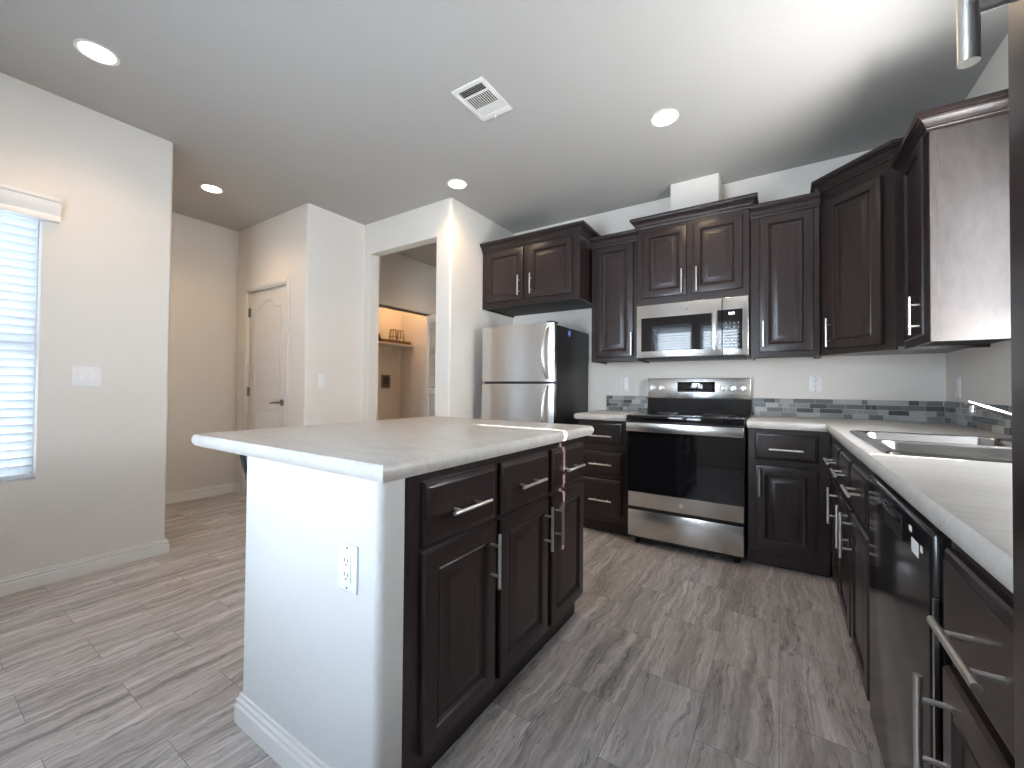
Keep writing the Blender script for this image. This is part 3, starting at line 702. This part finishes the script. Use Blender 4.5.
# ------------------------------------------------------------------ sink and faucet
t = T('kitchen_sink', (1.48, -.877, .9145), 'double-bowl stainless steel sink set in the long countertop', 'sink')
sx0, sx1, sy0, sy1, zt = 1.206, 1.752, -1.290, -.464, .9145
def rrect(x0, x1, y0, y1, r, k=5):
    P = []
    for cx, cy, a0 in ((x1-r, y1-r, 0), (x0+r, y1-r, 90), (x0+r, y0+r, 180), (x1-r, y0+r, 270)):
        for i in range(k+1): a = R(a0+90*i/k); P.append((cx+r*math.cos(a), cy+r*math.sin(a)))
    return P
b = MB(); q = bmesh.new()
outer = rrect(sx0, sx1, sy0, sy1, .03); bowls = [rrect(sx0+.035, sx1-.085, sy0+.035, -.893, .055), rrect(sx0+.035, sx1-.085, -.861, sy1-.035, .055)]
def shrink(P, d):
    cx = sum(p[0] for p in P)/len(P); cy = sum(p[1] for p in P)/len(P); hx = max(abs(p[0]-cx) for p in P); hy = max(abs(p[1]-cy) for p in P)
    return [(cx+(p[0]-cx)*(hx-d)/hx, cy+(p[1]-cy)*(hy-d)/hy) for p in P]
def ring(P, z): return [q.verts.new((x, y, z)) for x, y in P]
def strip(A, B):
    for j in range(len(A)): q.faces.new((A[j], A[(j+1) % len(A)], B[(j+1) % len(B)], B[j]))
r0 = ring(outer, zt); r1 = ring(shrink(outer, .004), zt+.007); r2_ = ring(shrink(outer, .012), zt+.008); r3 = ring(shrink(outer, .018), zt+.005); strip(r0, r1); strip(r1, r2_); strip(r2_, r3)
E = []
def edges(L):
    for j in range(len(L)): E.append(q.edges.get((L[j], L[(j+1) % len(L)])) or q.edges.new((L[j], L[(j+1) % len(L)])))
edges(r3)
for P in bowls:
    a0 = ring(shrink(P, -.006), zt+.005); a1 = ring(P, zt+.006); a2 = ring(shrink(P, .006), zt-.002); a3 = ring(shrink(P, .018), zt-.14); a4 = ring(shrink(P, .045), zt-.165); a5 = ring(shrink(P, .11), zt-.168)
    edges(a0)
    for u, v in ((a0, a1), (a1, a2), (a2, a3), (a3, a4), (a4, a5)): strip(u, v)
    q.faces.new(a5)
bmesh.ops.triangle_fill(q, use_beauty=True, edges=E); b._take(q); t.part('basin', b, M['sink'], smooth=50)
for y in (-1.077, -.677):
    b = MB(); b.lathe([(.0, 0), (.042, 0), (.045, .003), (.030, .004), (.026, .002), (0, .002)], (1.435, y, zt-.167), 'z', 24); t.part('drain', b, M['chrome'])
t = T('faucet', (1.712, -.877, .9225), 'chrome single-lever faucet rising behind the sink', 'faucet')
b = MB(); b.lathe([(.028, .9225), (.028, .930), (.024, .934), (.022, 1.02), (.018, 1.03), (0, 1.03)], (1.712, -.877, 0), 'z', 24); t.part('faucet_base', b, M['chrome'])
b = MB(); b.path([(1.712, -.877, .965), (1.65, -.877, .998), (1.56, -.877, 1.036), (1.484, -.877, 1.067)], [.013, .011, .009, .0085], 16); sp_ = t.part('spout', b, M['chrome'])
b = MB(); b.tube((1.500, -.877, 1.056), (1.498, -.877, 1.036), .010, 16); b.sphere((1.498, -.877, 1.036), .0105); t.part('aerator', b, M['chrome'], sp_)
b = MB(); b.path([(1.712, -.877, 1.03), (1.716, -.877, 1.05), (1.690, -.877, 1.085), (1.655, -.877, 1.10)], [.012, .010, .008, .007], 12); t.part('lever', b, M['chrome'])

# ------------------------------------------------------------------ outlets and switches
def plate(mx, s, z, w_, h_): b = MB(mx); b.box((s-w_/2, .0, z-h_/2), (s+w_/2, .006, z+h_/2), .003); return b
def outlet(mx, s, z, label, group=None):
    t = T('wall_outlet', mx @ Vector((s, 0, z)), label, 'outlet', group); t.part('cover_plate', plate(mx, s, z, .078, .122), M['plastic'])
    b = MB(mx); b.box((s-.017, .006, z-.034), (s+.017, .0085, z+.034), .002); b.mi = 1
    for e in (-.018, .018): b.box((s-.008, .0083, z+e-.002), (s-.0055, .009, z+e+.007)); b.box((s+.0055, .0083, z+e-.002), (s+.008, .009, z+e+.006)); b.lathe([(0, .0083), (.0024, .0083), (.0024, .009), (0, .009)], (s, 0, z+e-.009), 'y', 8)
    for e in (-.051, .051): b.lathe([(0, .006), (.003, .006), (.003, .0066), (0, .0066)], (s, 0, z+e), 'y', 8)
    t.part('receptacle', b, [M['plastic'], M['slot']])
def switch(mx, s, z, n, label):
    t = T('light_switch', mx @ Vector((s, 0, z)), label, 'switch'); t.part('cover_plate', plate(mx, s, z, .078 if n == 1 else .122, .122), M['plastic'])
    for i in range(n):
        c = s+(i-(n-1)/2)*.046; b = MB(mx); b.box((c-.0165, .006, z-.033), (c+.0165, .0075, z+.033), .001, 1)
        b.prism([(.0075, z-.030), (.0115, z-.030), (.0085, z+.030), (.0075, z+.030)], c-.0145, c+.0145, axis='x') if False else b.box((c-.0145, .0075, z-.030), (c+.0145, .0105, z+.030), .0015, 1)
        t.part('rocker', b, M['plastic'])
mL = frame((XL, 0), (0, 1), (1, 0)); mH = frame((XD, 0), (0, 1), (1, 0)); mIw = frame((0, -2.273), (1, 0), (0, -1))
switch(mL, -2.282, 1.150, 2, 'white double rocker light switch beside the left window'); switch(mH, -.752, 1.155, 1, 'white single light switch right of the hall door')
outlet(mW, -.228, 1.150, 'white wall outlet between refrigerator and range'); outlet(mW, 1.147, 1.155, 'white wall outlet under the corner cabinet')
outlet(mW2, .445, 1.130, 'white wall outlet on the sink wall by the corner'); outlet(mIw, .004, .638, 'white outlet on the white wall of the island')

# ------------------------------------------------------------------ ceiling: recessed lights and register
def can(loc):
    t = T('recessed_light', loc, 'x', 'ceiling light', 'recessed ceiling lights')
    x, y, z = loc; b = MB(); b.lathe([(.064, 0), (.080, 0), (.082, -.004), (.077, -.008), (.066, -.006), (.064, -.002)], loc, 'z', 36); t.part('trim_ring', b, M['trim'])
    b = MB(); b.lathe([(0, -.005), (.063, -.005), (.063, -.0005), (0, -.0005)], loc, 'z', 32); t.part('lamp_lens', b, M['lens'])
    l = bpy.data.lights.new('lamp_glow', 'SPOT'); l.energy = 13; l.color = (1, .68, .40); l.spot_size = R(140); l.spot_blend = .7; l.shadow_soft_size = .045
    lo = bpy.data.objects.new('lamp_glow', l); C.objects.link(lo); lo.parent = t.o; lo.location = (0, 0, -.02)
    return t.o
zc_ = ZC-.0002
c0 = can((-1.855, -2.391, zc_)); c0['label'] = 'recessed ceiling light nearest the left window'
copy_thing(c0, (-2.982, -1.484, zc_), 'recessed ceiling light in the hall alcove')
copy_thing(c0, (-1.214, -.468, zc_), 'recessed ceiling light by the utility opening corner')
copy_thing(c0, (.360, -.420, zc_), 'recessed ceiling light in front of the microwave')
copy_thing(c0, (-2.20, .75, zc_), 'recessed ceiling light in the utility passage')
c5 = copy_thing(c0, (-3.30, .80, zc_), 'recessed ceiling light inside the laundry closet')
for ch in c5.children:
    if ch.type == 'LIGHT': ch.data = ch.data.copy(); ch.data.color = (1, .55, .24); ch.data.energy = 20
t = T('ceiling_register', (-.464, -1.119, ZC), 'white ceiling air register between the recessed lights', 'air vent')
a0, a1, b0, b1 = -.574, -.358, -1.265, -.974
b = MB(); f = .028; z0 = ZC-.010
b.box((a0, b0, z0), (a1, b0+f, ZC-.0002), .003); b.box((a0, b1-f-.02, z0), (a1, b1, ZC-.0002), .003); b.box((a0, b0+f, z0), (a0+f, b1-f-.02, ZC-.0002), .003); b.box((a1-f, b0+f, z0), (a1, b1-f-.02, ZC-.0002), .003); t.part('frame', b, M['trim'])
b = MB(); b.box((a0+f, b0+f, ZC-.001), (a1-f, b1-f-.02, ZC-.0003)); t.part('duct', b, M['vent_dark'])
b = MB(); xi0, xi1 = a0+f, a1-f
def vane(p, q0, q1, lean, ax, zt=ZC-.001, zb=z0+.0005, th=.0016): b.prism([(p, zb), (p+th, zb), (p+th+lean, zt), (p+lean, zt)], q0, q1, axis=ax)
for i in range(4): vane(b0+f+.006+i*.012, xi0, xi1, .010, 'x', th=.0012)
b.box((xi0, b0+f+.054, z0), (xi1, b0+f+.060, ZC-.001))
for i in range(11): vane(xi0+.006+i*.0142, b0+f+.060, b1-f-.075, -.006, 'y', th=.0055)
b.box((xi0, b1-f-.075, z0), (xi1, b1-f-.066, ZC-.001))
for i in range(3): vane(b1-f-.062+i*.014, xi0, xi1, -.003, 'x', th=.008)
t.part('louvers', b, M['trim'])
b = MB(); b.box((-.470, b1-.030, z0-.018), (-.458, b1-.024, z0), .002); b.sphere((-.464, b1-.027, z0-.018), .007); t.part('lever', b, M['plastic'])

# ------------------------------------------------------------------ laundry closet contents
t = T('closet_shelf', (-3.56, .6, 1.68), 'white shelf with bracket inside the laundry closet', 'shelf')
b = MB(); b.box((-3.699, .035, 1.680), (-3.430, 1.188, 1.698), .002); t.part('shelf_board', b, M['trim'])
b = MB(); b.box((-3.699, 1.02, 1.42), (-3.690, 1.04, 1.679)); b.path([(-3.692, 1.03, 1.43), (-3.45, 1.03, 1.672)], .006, 8); b.box((-3.699, 1.02, 1.670), (-3.44, 1.04, 1.679)); t.part('shelf_bracket', b, M['trim'])
b = MB(); tx0, tx1, ty0, ty1 = -3.66, -3.47, .66, 1.165
b.box((tx0, ty0, 1.6985), (tx1, ty1, 1.706)); b.box((tx0, ty0, 1.706), (tx0+.01, ty1, 1.745)); b.box((tx1-.01, ty0, 1.706), (tx1, ty1, 1.745)); b.box((tx0+.01, ty0, 1.706), (tx1-.01, ty0+.01, 1.745)); b.box((tx0+.01, ty1-.01, 1.706), (tx1-.01, ty1, 1.745))
single('serving_tray', b, M['tray'], (-3.565, .91, 1.6985), 'brown wooden tray on the closet shelf', 'tray')
def lantern(cy, label):
    b = MB(); c = (-3.565, cy); r = .055
    for z in (1.712, 1.80, 1.90):
        for j in range(16): a, e = 2*math.pi*j/16, 2*math.pi*(j+1)/16; rr = r*(1.0 if z < 1.85 else .75); b.tube((c[0]+rr*math.cos(a), c[1]+rr*math.sin(a), z), (c[0]+rr*math.cos(e), c[1]+rr*math.sin(e), z), .003, 6)
    for j in range(8): a = 2*math.pi*j/8; b.path([(c[0]+r*math.cos(a), c[1]+r*math.sin(a), 1.709), (c[0]+r*math.cos(a), c[1]+r*math.sin(a), 1.80), (c[0]+r*.75*math.cos(a), c[1]+r*.75*math.sin(a), 1.90)], .003, 6)
    b.lathe([(0, 1.7065), (r, 1.7065), (r, 1.712), (0, 1.712)], (*c, 0), 'z', 20)
    t = T('wire_lantern', (*c, 1.7065), label, 'lantern', 'wire lanterns on the closet shelf'); t.part('wire_cage', b, M['wire'])
    b = MB(); b.lathe([(0, 1.7125), (.022, 1.7125), (.022, 1.79), (.018, 1.795), (0, 1.795)], (*c, 0), 'z', 16); t.part('candle', b, M['plastic'])
lantern(.925, 'wire lantern on the closet tray, the one farther from the louvered door'); lantern(1.055, 'wire lantern on the closet tray nearer the louvered door')
b = MB(); b.lathe([(0, 1.6985), (.03, 1.6985), (.032, 1.72), (.02, 1.77), (.010, 1.79), (.010, 1.81), (0, 1.81)], (-3.50, .63, 0), 'z', 16)
single('bottle', b, M['dark_metal'], (-3.50, .63, 1.6985), 'small dark bottle at the left of the closet shelf', 'bottle')
t = T('washer_outlet_box', (-3.70, .90, 1.20), 'grey washer valve box on the laundry closet wall', 'valve box')
b = MB(); y0, y1, z0, z1 = .84, .99, 1.085, 1.275
b.box((-3.699, y0, z0), (-3.69, y1, z0+.02)); b.box((-3.699, y0, z1-.02), (-3.69, y1, z1)); b.box((-3.699, y0, z0+.02), (-3.69, y0+.02, z1-.02)); b.box((-3.699, y1-.02, z0+.02), (-3.69, y1, z1-.02)); t.part('box_frame', b, M['hinge'])
b = MB(); b.box((-3.6995, y0+.02, z0+.02), (-3.696, y1-.02, z1-.02)); t.part('box_recess', b, M['slot'])
for y in (.885, .945):
    b = MB(); b.tube((-3.696, y, 1.13), (-3.67, y, 1.13), .010, 10); b.sphere((-3.668, y, 1.13), .013); t.part('valve', b, M['wire'])
